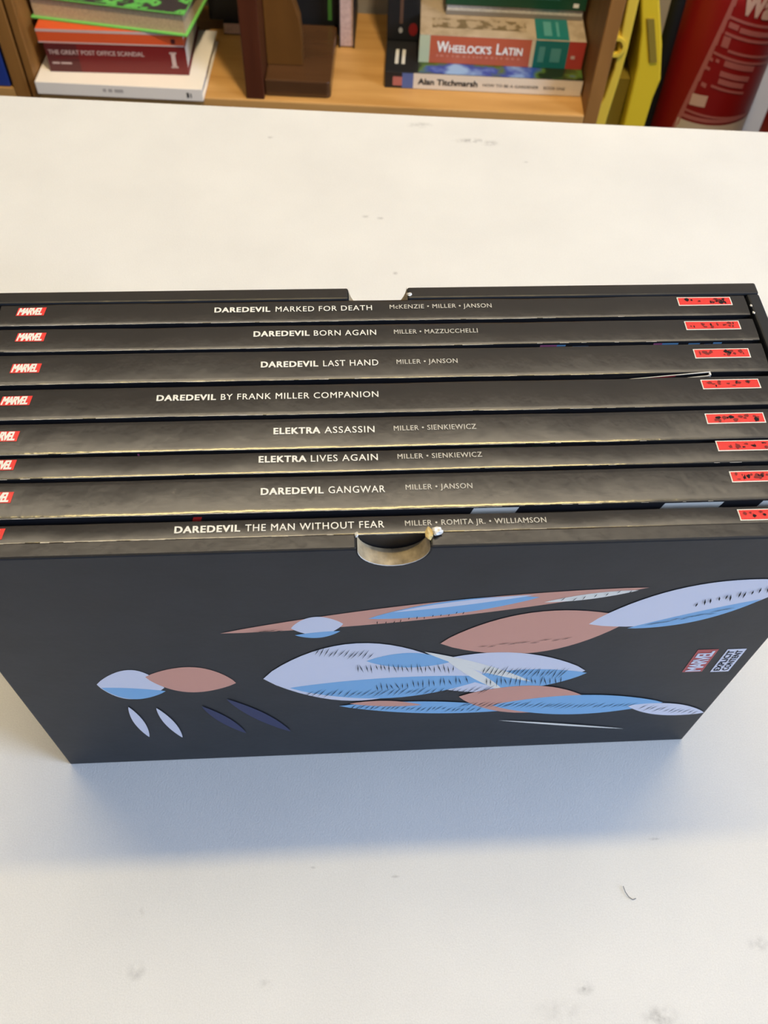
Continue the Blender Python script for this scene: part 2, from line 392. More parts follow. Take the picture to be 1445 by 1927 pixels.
def hatch(p0, p1, ln, ang, n, w=.35, jit=.8):
    for i in range(n):
        t = (i+.5)/n; cx = p0[0]+(p1[0]-p0[0])*t + random.uniform(-jit, jit)*.4; cz = p0[1]+(p1[1]-p0[1])*t + random.uniform(-jit, jit)
        l = ln*random.uniform(.6, 1.1); a = math.radians(ang+random.uniform(-8, 8)); dx, dz = math.cos(a)*l/2, math.sin(a)*l/2
        px, pz = -math.sin(a)*w/2, math.cos(a)*w/2
        b.face([((cx-dx)*.001, yh, (cz-dz)*.001), ((cx+px)*.001, yh, (cz+pz)*.001), ((cx+dx)*.001, yh, (cz+dz)*.001), ((cx-px)*.001, yh, (cz-pz)*.001)], INK)
hatch((-30, 68), (40, 66), 9, 60, 30); hatch((-26, 104), (-6, 100), 8, 70, 12); hatch((-12, 90), (24, 86), 8, 100, 22)
hatch((-5, 72), (30, 76), 8, 100, 18); hatch((34, 84), (66, 78), 10, 80, 20); hatch((36, 74), (66, 72), 9, 100, 16)
hatch((30, 52), (100, 44), 8, 55, 34); hatch((-14, 54), (38, 46), 6, 60, 26); hatch((104, 42), (130, 34), 7, 60, 12)
hatch((86, 116), (112, 126), 6, 20, 10); hatch((30, 104), (62, 108), 5, 20, 9); hatch((-44, 120), (-36, 122), 6, 12, 4)
hatch((98, 130), (122, 140), 5, 100, 12, .6); hatch((52, 136), (76, 140.5), 3, 70, 7); hatch((-6, 124), (24, 130), 2.4, 85, 12)
b.build('cover_print', [m_lav, m_blue, m_salm, m_black_ink, m_navy, m_white], sc, recalc=False)['label'] = 'leaf pattern in pale lavender, blue and salmon on black'

def quad_fn(p00, p10, p01, fixed_y):
    """(u, v) -> front face point; corners in (x, z) mm for (0,0), (1,0), (0,1)"""
    def f(u_, v_):
        return ((p00[0]+(p10[0]-p00[0])*u_+(p01[0]-p00[0])*v_)*.001, fixed_y, (p00[1]+(p10[1]-p00[1])*u_+(p01[1]-p00[1])*v_)*.001)
    return f
# maker's mark and content notice, both read from bottom to top
b = MB(); x0, x1, z0, z1 = 110.9, 118.6, 75.0, 94.4
b.face([(x0*.001, -.00012, z0*.001), (x1*.001, -.00012, z0*.001), (x1*.001, -.00012, z1*.001), (x0*.001, -.00012, z1*.001)], 0)
mk = b.build('maker_mark', m_red2, sc, recalc=False); mk['label'] = 'red block with white capitals read upwards'; b = MB()
put_text(b, 'MARVEL', quad_fn((x1-.9, z0+.7), (x1-.9, z1-1.2), (x0+.9, z0+.7), -.0002), 0, bold=.035, space=.82)
b.build('lettering', m_lav, mk, recalc=False)
b = MB(); x0, x1 = 121.9, 129.0; z0 = 74.3; z1 = 94.0
b.face([(x0*.001, -.00012, z0*.001), (x1*.001, -.00012, z0*.001), (x1*.001, -.00012, z1*.001), (x0*.001, -.00012, z1*.001)], 0)
mk = b.build('content_notice', m_lav, sc, recalc=False); mk['label'] = 'white block with two lines of black capitals'; b = MB()
put_text(b, 'EXPLICIT', quad_fn((x0+3.2, z0+1.2), (x0+3.2, z1-1.2), (x0+.8, z0+1.2), -.0002), 0, bold=.02)
put_text(b, 'CONTENT', quad_fn((x1-.8, z0+1.2), (x1-.8, z1-1.2), (x0+4.0, z0+1.2), -.0002), 0, bold=.02)
b.build('lettering', m_black_ink, mk, recalc=False)

# ------------------------------------------------------------------ the eight books in the slipcase
BZ0, BZT = 0.003, 0.1690
XL, XR = -0.1284, 0.1284
def slip_book(i, y0, y1, tilt, label, titles, cred, logo_r, tagx, dz=0, bulge=.0002):
    """titles: [(text, x0, x1, bold)] and yc, cap height; cred: (text, x0, x1, yc, h); mm in world"""
    ym = (y0+y1)/2*.001; t = (y1-y0)/2*.001; rnd = random.Random(100+i)
    o = thing('comic_book', label, 'book', (0, ym, BZ0), 0, 'black books in the slipcase')
    ph = [rnd.uniform(0, 6.28) for _ in range(6)]
    def zs(x, y):
        s_ = y/(2*t)
        w = .00006*math.sin(x*70+ph[0]) + .00003*math.sin(x*190+ph[1]) + s_*(.00010*math.sin(x*95+ph[2]) + .00006*math.sin(x*260+ph[3]))
        return BZT - BZ0 + dz - bulge*(2*s_)**2*.9 + tilt*.6*s_ + w
    er = .00022
    ys = [-t, -t+er*.15, -t+er*.5, -t+er] + [(-t+er) + (2*t-2*er)*k/9 for k in range(1, 9)] + [t-er, t-er*.5, t-er*.15, t]
    def edge_drop(y):
        d = er - (t-abs(y))
        return 0 if d <= 0 else er - math.sqrt(max(0, er*er-d*d))
    nx = 64; b = MB(); n0 = 0; ns = len(ys)
    cth = .0005
    ring = ns + 2 + 4
    for a in range(nx+1):
        x = XL + (XR-XL)*a/nx
        zin = BZT - BZ0 + dz - .0026
        b.v.append((x, -t, 0))
        for y in ys: b.v.append((x, y, zs(x, y) - edge_drop(y)))
        b.v.append((x, t, 0)); b.v.append((x, t-cth, 0)); b.v.append((x, t-cth, zin)); b.v.append((x, -t+cth, zin)); b.v.append((x, -t+cth, 0))
    for a in range(nx):
        for q in range(ring):
            q2 = (q+1) % ring
            b.f.append((a*ring+q, a*ring+q2, (a+1)*ring+q2, (a+1)*ring+q)); b.m.append(0 if 1 <= q <= ns-1 else 1)
    b.f.append(tuple(range(ring))); b.m.append(1); b.f.append(tuple(nx*ring+q for q in range(ring-1, -1, -1))); b.m.append(1)
    b.build('cover', [m_spine, m_cover], o, smooth=35)
    b = MB(); b.box(XL+.0008, XR-.0008, -t+cth+.00002, t-cth-.00002, .001, BZT-BZ0+dz-.0027); b.build('page_block', m_page, o)
    # rubbed paper along the near edge of the spine
    b = MB(); x = XL+.001
    while x < XR-.004:
        dens = .97 if x < .02 else max(.08, .97-(x-.02)/.075)
        L_ = rnd.uniform(.001, .004)
        if rnd.random() < dens:
            w = rnd.uniform(.00006, .00017) * (1.0 if x < .0 else .7); d0 = rnd.uniform(.00002, .00008)
            ya, yb = -t+d0, -t+d0+w
            b.face([(x, ya, zs(x, ya)-edge_drop(ya)+.00005), (x+L_, ya, zs(x+L_, ya)-edge_drop(ya)+.00005), (x+L_, yb, zs(x+L_, yb)-edge_drop(yb)+.00005), (x, yb, zs(x, yb)-edge_drop(yb)+.00005)])
        x += L_
    b.build('worn_edge', m_wear, o, recalc=False)
    def on(xa, xb, yc, h, lift=.00012, sl=0):
        yc_ = yc*.001 - ym; h_ = h*.001
        return lambda u_, v_: (lambda X, Y: (X, Y, zs(X, Y)+lift))((xa+(xb-xa)*u_)*.001 + sl*(v_-.5), yc_ + h_*(v_-.5))
    tl, yc, h = titles
    b = MB()
    for txt, xa, xb, bold in tl:
        put_text(b, txt, on(xa, xb, yc, h), 0, bold=.036 if bold else .007, space=1.12)
    b.build('title', m_white, o, recalc=False)
    if cred:
        b = MB(); put_text(b, cred[0], on(cred[1], cred[2], cred[3], cred[4]), 0, bold=.012, space=1.1)
        b.build('credits', m_grey_ink, o, recalc=False)
    def patch(b, f, u0, u1, v0, v1, k, n=6):
        for q in range(n):
            ua, ub = u0+(u1-u0)*q/n, u0+(u1-u0)*(q+1)/n
            for w in range(3):
                va, vb = v0+(v1-v0)*w/3, v0+(v1-v0)*(w+1)/3
                b.face([f(ua, va), f(ub, va), f(ub, vb), f(ua, vb)], k)
    # maker's mark: slanted red block with white condensed capitals
    lyc = yc + (0.55 if i in (0,) else .2); lh = 3.75
    b = MB(); f = on(logo_r-9.25, logo_r, lyc, lh, .00010, .0005); patch(b, f, 0, 1, 0, 1, 0)
    mk = b.build('maker_mark', m_red, o, recalc=False); mk['label'] = 'slanted red block with white capitals'; b = MB()
    f2 = on(logo_r-8.9, logo_r-.75, lyc, lh*.88, .00018, .0004); put_text(b, 'MARVEL', f2, 0, bold=.05, shear=.12, space=.80)
    b.build('lettering', m_white, mk, recalc=False)
    # small red picture with white border
    ty = yc + (0.9 if i in (0, 1) else 1.4 if i < 4 else 1.2 if i < 7 else -.1); th = 4.1
    xa, xb = tagx; b = MB(); f = on(xa, xb, ty, th, .00008); patch(b, f, 0, 1, 0, 1, 0)
    f = on(xa+.35, xb-.35, ty, th-.7, .00014); patch(b, f, 0, 1, 0, 1, 1)
    fb = on(xa+.35, xb-.35, ty, th-.7, .00019)
    dark = (.55, .35, .3, .22, .35, .25, .5, .75)[i]
    for q in range(int(30*dark)+5):
        cu_, cv_ = rnd.uniform(.08, .92), rnd.uniform(.2, .8)
        if i in (0, 7) and rnd.random() < .6: cu_ = rnd.uniform(.6, .92)
        rx, ry = rnd.uniform(.012, .06), rnd.uniform(.08, .28); kk = 2 if (rnd.random() < dark) else 3
        b.face([fb(min(1, max(0, cu_+rx*math.cos(a)*rnd.uniform(.5, 1.2))), min(1, max(0, cv_+ry*math.sin(a)*rnd.uniform(.5, 1.2)))) for a in [2*PI*z_/9 for z_ in range(9)]], kk)
    b.build('picture_tag', [m_white, m_red, m_black_ink, m_dkred_ink], o, recalc=False)['label'] = 'small red picture in a white frame'
    return o, t, ym

DOT = ' \u2022 '
books = []
books.append(slip_book(0, 91.6, 101.2, .0006, 'rearmost black book in the slipcase, at its back wall, three author names',
    ([('DAREDEVIL', -56.8, -37.9, 1), ('MARKED FOR DEATH', -36.1, -3.2, 0)], 97.3, 2.35), ('McKENZIE \u2022 MILLER \u2022 JANSON', 2.9, 38.2, 97.6, 1.9), -113.4, (104.0, 123.2)))
books.append(slip_book(1, 79.8, 89.7, .0007, 'second black book from the back wall of the slipcase, pink and blue cover print showing',
    ([('DAREDEVIL', -43.3, -24.6, 1), ('BORN AGAIN', -23.2, -2.3, 0)], 85.8, 2.4), ('MILLER \u2022 MAZZUCCHELLI', 3.7, 32.1, 85.9, 1.9), -111.7, (104.0, 123.2), dz=-.0002))
books.append(slip_book(2, 66.1, 78.3, .0013, 'third black book from the back wall of the slipcase, just behind the white leaflet',
    ([('DAREDEVIL', -40.6, -21.9, 1), ('LAST HAND', -20.3, -2.2, 0)], 72.5, 2.45), ('MILLER \u2022 JANSON', 3.8, 24.0, 72.6, 1.85), -111.3, (104.1, 123.2), dz=-.0007))
books.append(slip_book(3, 50.8, 63.0, .00045, 'fourth black book from the back of the slipcase, its spine bearing no author names',
    ([('DAREDEVIL', -72.9, -54.3, 1), ('BY FRANK MILLER COMPANION', -52.8, -2.9, 0)], 58.2, 2.4), None, -111.8, (102.9, 122.3)))
books.append(slip_book(4, 37.3, 48.7, .0012, 'fifth black book from the back of the slipcase, fourth from its front wall',
    ([('ELEKTRA', -36.0, -21.6, 1), ('ASSASSIN', -20.3, -4.8, 0)], 43.9, 2.43), ('MILLER \u2022 SIENKIEWICZ', 1.2, 27.0, 44.0, 1.9), -113.3, (100.6, 119.7)))
books.append(slip_book(5, 28.0, 35.7, .0004, 'thin black book third from the front wall of the slipcase',
    ([('ELEKTRA', -40.3, -25.9, 1), ('LIVES AGAIN', -24.6, -4.3, 0)], 33.0, 2.43), ('MILLER \u2022 SIENKIEWICZ', 1.7, 27.6, 33.0, 1.85), -112.4, (101.3, 120.4)))
books.append(slip_book(6, 14.0, 26.4, .0009, 'thick black book second from the front wall of the slipcase, white bars on its cover',
    ([('DAREDEVIL', -39.4, -20.9, 1), ('GANGWAR', -19.5, -2.7, 0)], 21.1, 2.41), ('MILLER \u2022 JANSON', 3.4, 23.4, 21.4, 1.85), -111.2, (102.5, 121.6)))
books.append(slip_book(7, 5.9, 12.4, -.0002, 'thinnest black book, foremost in the slipcase behind the brown thumb notch',
    ([('DAREDEVIL', -63.9, -45.1, 1), ('THE MAN WITHOUT FEAR', -43.7, -3.55, 0)], 9.3, 2.39), ('MILLER \u2022 ROMITA JR. \u2022 WILLIAMSON', 2.5, 44.1, 9.4, 1.86), -112.0, (101.9, 121.0), dz=-.0012))
def front_print(bk, quads, mats_):
    o, t, ym = bk; b = MB()
    for (xa, xb, z0, z1, sk, k) in quads:
        y = -t-.00006
        b.face([(xa*.001, y, z0), (xb*.001, y, z0), (xb*.001+sk, y, z1), (xa*.001+sk, y, z1)], k)
    b.build('front_cover_print', mats_, o, recalc=False)
zt = BZT-BZ0
front_print(books[1], [(52.3, 58.0, zt-.009, zt-.0013, .0006, 0), (58.0, 61.0, zt-.009, zt-.0013, .0006, 1), (64, 69.5, zt-.009, zt-.002, .0, 1), (91.8, 94.8, zt-.009, zt-.0013, 0, 0), (94.8, 100.4, zt-.009, zt-.0013, 0, 1), (103, 107, zt-.009, zt-.0015, .001, 1), (108.5, 111, zt-.009, zt-.002, .001, 1), (112.5, 115.5, zt-.009, zt-.0013, 0, 1)], [m_pink, m_blue])
front_print(books[6], [(20.0, 33.5, zt-.012, zt-.0009, .0032, 0), (77.5, 95.5, zt-.012, zt-.0009, .0032, 0), (107.5, 121, zt-.012, zt-.0009, .0032, 0), (-59.5, -57.0, zt-.004, zt-.0018, .0006, 1)], [m_white, m_red])
front_print(books[4], [(28, 38, zt-.006, zt-.0016, 0, 0), (44, 47, zt-.006, zt-.0016, 0, 0), (-77.2, -76.6, zt-.004, zt-.0012, 0, 1)], [mat('dark_green_ink', (.03, .07, .04), .4), m_pink])

b = MB()
for yy, xa, za, xb, zb in ((.06515, .058, .1635, .1072, .1688), (.06405, .085, .1655, .1070, .1682)):
    b.prism([(xa, .12), (.1068, .12), (xb, zb), (xa, za)], yy-.00012, yy+.00012, 'y', 0)
    d_ = Vector((xb-xa, 0, zb-za)); p0 = Vector((xa, yy, za)); up = Vector((0, 0, .00018))
    for q0, q1, w in ((0, 1, .00017),):
        A, B = p0+d_*q0, p0+d_*q1
        b.tube([A+up, B+up], [.00010, .00019], 6, 1)
b.prism([(.1064, .12), (.1070, .12), (.1074, .1688), (.1068, .1688)], .06405, .06512, 'y', 1)
b.face([(.084, .06495, .1664), (.096, .06495, .1678), (.096, .06495, .1672), (.085, .06495, .1658)], 2)
lf = b.build('leaflet', [m_cover, m_torn, m_red2])
tag(lf, 'thin white edged folded leaflet slipped between the third and fourth black books', 'leaflet')

# ------------------------------------------------------------------ bookcase
m_oak = wood('golden_oak', (.40, .205, .055), (.52, .29, .095), .5, 5, (1, 9, 9))
m_oak_v = wood('oak_upright', (.20, .085, .014), (.28, .125, .026), .6, 5, (9, 9, 1))
bcs = thing('bookcase', 'golden oak bookcase behind the table, its low shelf carrying the two book stacks', 'bookcase', BC(0, 0, -.35), ANG, 'bookcases')
zb = .35   # height of the shelf's top above the floor
for x0, x1 in ((-.5075, -.4955), (.3170, .3375)):
    b = MB(); b.box(x0, x1, 0, .262, 0, 1.5); b.build('upright', m_oak_v, bcs, bevel=.0015)
for z0, z1 in ((zb-.022, zb), (zb+.56, zb+.582), (1.478, 1.5)):
    b = MB(); b.box(-.4954, .3169, .0, .262, z0, z1); b.build('shelf', m_oak, bcs, bevel=.002)
b = MB(); b.box(-.4954, .3169, .012, .03, 0, .07); b.build('plinth', m_oak, bcs)
bc2 = thing('bookcase', 'second brown bookcase at the left edge of the photo, beside the blue binder', 'bookcase', BC(-.532, 0, -.35), ANG, 'bookcases')
b = MB(); b.box(0, .021, 0, .262, 0, 1.5); b.build('upright', m_oak_v, bc2, bevel=.0015)
b = MB(); b.box(-.62, -.60, 0, .262, 0, 1.5); b.build('upright', m_oak_v, bc2, bevel=.0015)
for z0, z1 in ((zb-.022, zb), (zb+.56, zb+.582), (1.478, 1.5)):
    b = MB(); b.box(-.60, 0, .0, .262, z0, z1); b.build('shelf', m_oak, bc2)
m_binder = mat('blue_binder', (.012, .035, .22), .5)
bi = thing('binder', 'dark blue binder standing in the bookcase at the far left edge', 'binder', BC(-.535, .0, 0), ANG)
b = MB(); b.box(-.065, -.002, .003, .25, .0006, .30); b.build('cover', m_binder, bi, bevel=.002)
b = MB(); b.box(-.058, -.009, .001, .003, .16, .26); b.build('spine_label', m_page, bi)

# ------------------------------------------------------------------ shelf books
def lying_book(label, x0, x1, v0, v1, z0, z1, m_cov, m_pg=None, rot=0, group=None, spine_front=True, cth=.002, cat='book', name='book', inset=.003, top_mat=None):
    """closed book lying flat; spine towards the table if spine_front, else page edges"""
    o = thing(name, label, cat, BC(x0, v0, z0), ANG+rot, group)
    w, d, h = x1-x0, v1-v0, z1-z0; m_pg = m_pg or m_page
    b = MB()
    if spine_front: b.prism([(0, 0), (d, 0), (d, cth), (cth, cth), (cth, h-cth), (d, h-cth), (d, h), (0, h)], 0, w, 'x')
    else: b.prism([(0, 0), (d, 0), (d, h), (0, h), (0, h-cth), (d-cth, h-cth), (d-cth, cth), (0, cth)], 0, w, 'x')
    b.build('cover', m_cov, o, bevel=.0006)
    b = MB()
    if spine_front: b.box(inset, w-inset, cth+.0002, d-inset, cth+.0001, h-cth-.0001)
    else: b.box(inset, w-inset, inset, d-cth-.0002, cth+.0001, h-cth-.0001)
    b.build('page_block', m_pg, o)
    return o, w, d, h
def ftext(o, txt, xa, xb, z0, z1, m, name='title', y=-.0004, **kw):
    b = MB(); put_text(b, txt, lambda u_, v_: (xa+(xb-xa)*u_, y, z0+(z1-z0)*v_), 0, **kw); return b.build(name, m, o, recalc=False)
def fpanel(o, quads, mats_, name='spine_print', y=-.0002):
    b = MB()
    for xa, xb, z0, z1, k in quads: b.face([(xa, y, z0), (xb, y, z0), (xb, y, z1), (xa, y, z1)], k)
    return b.build(name, mats_, o, recalc=False)

m_wbk = mat('white_cover', (.78, .73, .67), .35, .5)
m_dred = mat('dark_red_cover', (.155, .010, .010), .35, .5)
m_maroon = mat('maroon_print', (.085, .012, .012), .35)
m_orange = mat('orange_cover', (.62, .085, .020), .4)
m_green_c = mat('bright_green_cover', (.16, .50, .10), .4)
m_pale_ink = mat('pink_white_ink', (.55, .40, .36), .5)
# left stack, bottom to top
o, w, d, h = lying_book('thick white book at the bottom of the left stack, overhanging the shelf edge', -.4935, -.249, -.011, .150, .0005, .0195, m_wbk, group='books in the left stack')
fpanel(o, [(.098, .103, .008, .013, 0), (.106, .112, .008, .013, 0), (.115, .128, .008, .013, 0)], [mat('faint_grey_ink', (.42, .38, .36), .5)], 'title')
fpanel(o, [(.221, .2245, .005, .013, 0), (.2265, .228, .005, .012, 0)], [m_black_ink], 'publisher_mark')
o, w, d, h = lying_book('thick dark red book with white title in the left stack, on the white book', -.4755, -.2725, .0165, .150, .0197, .0625, m_dred, m_wbk, rot=math.radians(2.0), group='books in the left stack')
fpanel(o, [(0, .046, .0006, h-.0006, 0)], [m_maroon])
ftext(o, 'THE GREAT POST OFFICE SCANDAL', .004, .142, .0270, .0335, m_pale_ink, bold=.012)
fpanel(o, [(.006, .0165, .0126, .0152, 0), (.0185, .034, .0126, .0152, 0)], [m_pale_ink], 'author_name', -.0005)
fpanel(o, [(.012, .148, .0215, .0221, 0), (.181, .187, .012, .0335, 1), (.179, .189, .011, .0135, 1), (.179, .189, .032, .0345, 1)], [m_dkred_ink, m_pale_ink], 'publisher_mark', -.0005)
o, w, d, h = lying_book('thin orange book in the left stack, between the dark red and green books', -.482, -.2735, .017, .150, .0627, .0832, m_orange, rot=math.radians(1.6), group='books in the left stack')
fpanel(o, [(0, w, .0002, .0022, 0), (0, w, h-.0042, h-.0002, 0), (w-.018, w-.012, .004, .011, 1)], [m_pale_ink, m_maroon])
m_gtop = patch_mat('green_brush_print', [(0.0, (.035, .025, .03)), (.53, (.045, .035, .035)), (.555, (.10, .42, .08)), (.62, (.14, .50, .10)), (.64, (.05, .04, .04))], 28, .35)
o, w, d, h = lying_book('green covered hardback on top of the left stack, page edges facing out', -.4930, -.262, .0425, .215, .0834, .1165, m_green_c, mat('tan_page_edges', (.50, .36, .20), .8, noise=.12, nscale=300), rot=math.radians(-7.6), spine_front=False, cth=.0028, inset=.004, group='books in the left stack')
b = MB(); b.box(.0004, w-.0004, .0004, d-.0004, h, h+.0004); b.build('cover_print', m_gtop, o)

# bookend
m_mah = wood('dark_mahogany', (.060, .014, .005), (.085, .022, .008), .35, 5, (8, 8, 1))
m_brace = wood('brown_brace', (.105, .042, .007), (.145, .060, .011), .4, 5, (4, 4, 1))
m_bend = wood('walnut_base', (.055, .024, .009), (.078, .035, .014), .22, 5, (1, 6, 6))
be = thing('bookend', 'dark wooden bookend with curved brown brace, alone mid shelf', 'bookend', BC(-.187, .002, 0), ANG)
b = MB(); b.box(0, .027, 0, .16, .0002, .30); b.build('upright_board', m_mah, be, bevel=.0015)
b = MB()
r_ = .008; pl = [(.0275, .01)] + [(.125-r_+r_*math.sin(a), .01+r_-r_*math.cos(a)) for a in [PI/2*k/6 for k in range(7)]] + [(.125-r_+r_*math.cos(a), .168-r_+r_*math.sin(a)) for a in [PI/2*k/6 for k in range(7)]] + [(.0275, .168)]
b.prism(pl, .0002, .026, 'z'); b.build('base_board', m_bend, be, bevel=.002)
b = MB(); b.prism([(.0275, .0262), (.081, .0262), (.081, .067), (.079, .093), (.070, .123), (.058, .155), (.045, .19), (.034, .25), (.0275, .26)], .050, .072, 'y'); b.build('brace', m_brace, be, bevel=.001)

# dark books at the back of the shelf
m_bk = mat('black_cover', (.008, .008, .009), .5)
m_pinkpg = mat('pinkish_page_edges', (.52, .36, .32), .8, noise=.15, nscale=200)
o, w, d, h = lying_book('pale pink edged book lying at the back of the shelf, under a black book', -.243, -.066, .175, .255, .0005, .020, m_bk, m_pinkpg, spine_front=False, cth=.0015, inset=.0006, group='dark books at the back of the shelf')
def upright_book(label, x0, x1, v0, v1, z0, z1, m_cov, cover_front=True, group=None, m_pg=None):
    """standing book; cover_front: front cover faces the table, else its fore-edge does"""
    o = thing('book', label, 'book', BC(x0, v0, z0), ANG, group); w, d, h = x1-x0, v1-v0, z1-z0; c = .002; b = MB()
    if cover_front: b.prism([(0, 0), (w, 0), (w, c), (c, c), (c, d-c), (w, d-c), (w, d), (0, d)], 0, h, 'z')
    else: b.prism([(0, 0), (c, 0), (c, d-c), (w-c, d-c), (w-c, 0), (w, 0), (w, d), (0, d)], 0, h, 'z')
    b.build('cover', m_cov, o, bevel=.0006)
    b = MB()
    if cover_front: b.box(c+.0002, w-.003, c+.0001, d-c-.0001, .002, h-.002)
    else: b.box(c+.0001, w-c-.0001, .003, d-c-.0002, .002, h-.002)
    b.build('page_block', m_pg or m_page, o)
    return o
o = upright_book('large black book standing behind the bookend, green stroke on its cover', -.264, -.060, .180, .235, .0205, .27, m_bk, group='dark books at the back of the shelf')
m_gst = mat('green_print', (.06, .22, .04), .5)
b = MB()
for xa, xb, z0, z1, k in ((.187, .193, .008, .046, 0), (.050, .056, .05, .07, 0), (.046, .06, .03, .045, 1), (.052, .058, .022, .027, 2)):
    b.face([(xa, -.0003, z0), (xb, -.0003, z0), (xb, -.0003, z1), (xa, -.0003, z1)], k)
b.build('cover_print', [m_gst, m_dkred_ink, m_torny], o, recalc=False)
upright_book('paperback standing at the back right of the bookend, pale pink page edges outward', -.0585, -.034, .152, .255, .0005, .25, m_bk, False, m_pg=m_pinkpg, group='dark books at the back of the shelf')

# right stack
m_ivory = mat('ivory_spine', (.66, .58, .47), .4)
m_gard = patch_mat('garden_photo_print', [(0.0, (.006, .008, .005)), (.44, (.012, .02, .006)), (.50, (.07, .13, .02)), (.56, (.02, .05, .30)), (.66, (.22, .36, .60))], 16, .3, (1, 1, 1))
m_face_pr = mat('skin_pink_print', (.40, .12, .10), .4); m_bluepr = mat('blue_photo_print', (.08, .12, .30), .4)
o, w, d, h = lying_book('wide ivory spined garden book at the bottom of the right stack', .017, .314, .049, .250, .0005, .0255, m_bk, group='books in the right stack')
fpanel(o, [(.043, w, .0004, h-.0004, 0), (.012, .026, .004, .018, 1), (.026, .043, .0006, h-.0008, 2), (.285, .2855, .004, .021, 3)], [m_ivory, m_face_pr, m_bluepr, m_grey_ink])
b = MB(); b.box(.05, w-.0006, .0006, d-.001, h, h+.0004); b.build('cover_picture', m_gard, o)
b = MB()
for xa in (.014, .024): b.face([(xa, .022, h+.0003), (xa+.005, .022, h+.0003), (xa+.006, .062, h+.0003), (xa+.001, .062, h+.0003)])
b.build('cover_lettering', m_grey_ink, o, recalc=False)
ftext(o, 'Alan Titchmarsh', .050, .140, .0075, .0170, m_black_ink, 'author_name', -.0006, bold=.03)
ftext(o, 'HOW TO BE A GARDENER', .148, .232, .0090, .0135, m_black_ink, 'title', -.0006)
ftext(o, 'BOOK ONE', .240, .272, .0090, .0135, m_black_ink, 'subtitle', -.0006)

m_tomato = mat('tomato_red_cover', (.48, .105, .050), .4); m_mint = mat('mint_band', (.46, .52, .36), .4); m_teal = mat('teal_band', (.010, .155, .145), .4)
m_crm = mat('cream_line', (.60, .50, .32), .4); m_redend = mat('red_end_band', (.42, .045, .032), .4); m_teal2 = mat('light_teal_ink', (.08, .28, .26), .4)
m_fresco = patch_mat('beige_fresco_print', [(0.0, (.22, .17, .10)), (.38, (.34, .26, .17)), (.46, (.40, .31, .21)), (.7, (.46, .36, .26))], 40, .45)
o, w, d, h = lying_book('orange red Latin textbook with teal band in the right stack', .0665, .3125, .0775, .252, .0261, .0690, m_fresco, group='books in the right stack')
fpanel(o, [(0, .0155, .0004, h-.001, 0), (.0155, .166, .0004, h-.001, 1), (.166, .1715, .0004, h-.001, 2), (.1715, .2215, .0004, h-.001, 3), (.2215, w, .0004, h-.001, 4)], [m_mint, m_tomato, m_crm, m_teal, m_redend])
# small capitals: large initials, smaller letters
zb_, hs, hl = .0175, .0115, .0165
for txt, xa, xb, hh in (('W', .026, .0435, hl), ('HEELOCK\u2019S', .0440, .1075, hs), ('L', .1150, .1225, hl), ('ATIN', .1235, .1540, hs)):
    ftext(o, txt, xa, xb, zb_, zb_+hh, m_white, 'title', -.0006, bold=.03)
qs = []
x = .026
while x < .152:
    l_ = random.uniform(.002, .005); qs.append((x, x+l_, .0105, .0135, 0)); x += l_+random.uniform(.002, .006)
fpanel(o, qs, [mat('pale_red_ink', (.60, .22, .14), .5)], 'subtitle', -.0005)
fpanel(o, [(.178, .187, .009, .033, 0), (.196, .211, .010, .031, 0), (.227, .233, .016, .021, 1)], [m_teal2, m_pale_ink], 'volume_lettering', -.0005)
b = MB(); b.box(.172, .221, .001, d-.001, h, h+.0005); b.build('cover_band', m_teal, o)
b = MB(); b.face([(.184, .01, h+.0008), (.196, .01, h+.0008), (.196, .05, h+.0008), (.184, .05, h+.0008)]); b.face([(.203, .01, h+.0008), (.207, .01, h+.0008), (.207, .05, h+.0008), (.203, .05, h+.0008)])
b.build('cover_lettering', m_teal2, o, recalc=False)
b = MB(); b.box(.018, .158, .020, .046, h, h+.0004); b.build('cover_picture', patch_mat('olive_fresco_print', [(0, (.10, .07, .03)), (.47, (.17, .12, .06)), (.53, (.38, .29, .19))], 70, .45), o)

m_greycov = mat('grey_cover', (.22, .195, .165), .5)
o, w, d, h = lying_book('thin grey book with white page edges in the right stack, under the green one', .1045, .3105, .136, .252, .0697, .0845, m_greycov, m_page, rot=0, spine_front=False, cth=.0015, inset=.001, group='books in the right stack')
fpanel(o, [(0, w, 0, .0062, 0)], [m_greycov], 'cover_flap', -.0006)
m_dgreen = mat('dark_green_cover', (.008, .060, .028), .4)
o, w, d, h = lying_book('dark green book on top of the right stack', .103, .312, .134, .250, .0847, .118, m_dgreen, group='books in the right stack')
fpanel(o, [(.19, .198, .004, .010, 0), (.02, .17, .014, .0146, 1)], [m_white, m_teal2])
# black book standing on the garden book, left of the stack
o = upright_book('black book standing on the garden book, left of the orange red textbook', .0165, .0655, .137, .248, .0265, .26, m_bk, False, m_pg=m_bk, group='books in the right stack')
b = MB(); b.box(.0001, .0489, -.002, 0, 0, .2335); b.build('spine', m_bk, o, bevel=.001)
m_silver = mat('silver_print', (.42, .42, .42), .4); m_brn = mat('brown_print', (.10, .05, .03), .5)
b = MB(); b.face([(.021+.0032*math.cos(a), -.0024, .016+.0045*math.sin(a)) for a in [2*PI*k/14 for k in range(14)]], 0)
b.face([(.019, -.0024, .026), (.024, -.0024, .026), (.024, -.0024, .11), (.019, -.0024, .11)], 1)
b.face([(.040+.007*math.cos(a), -.0024, .018+.010*math.sin(a)) for a in [2*PI*k/9 for k in range(9)]], 2)
b.build('spine_print', [m_silver, m_brn, m_dkred_ink], o, recalc=False)

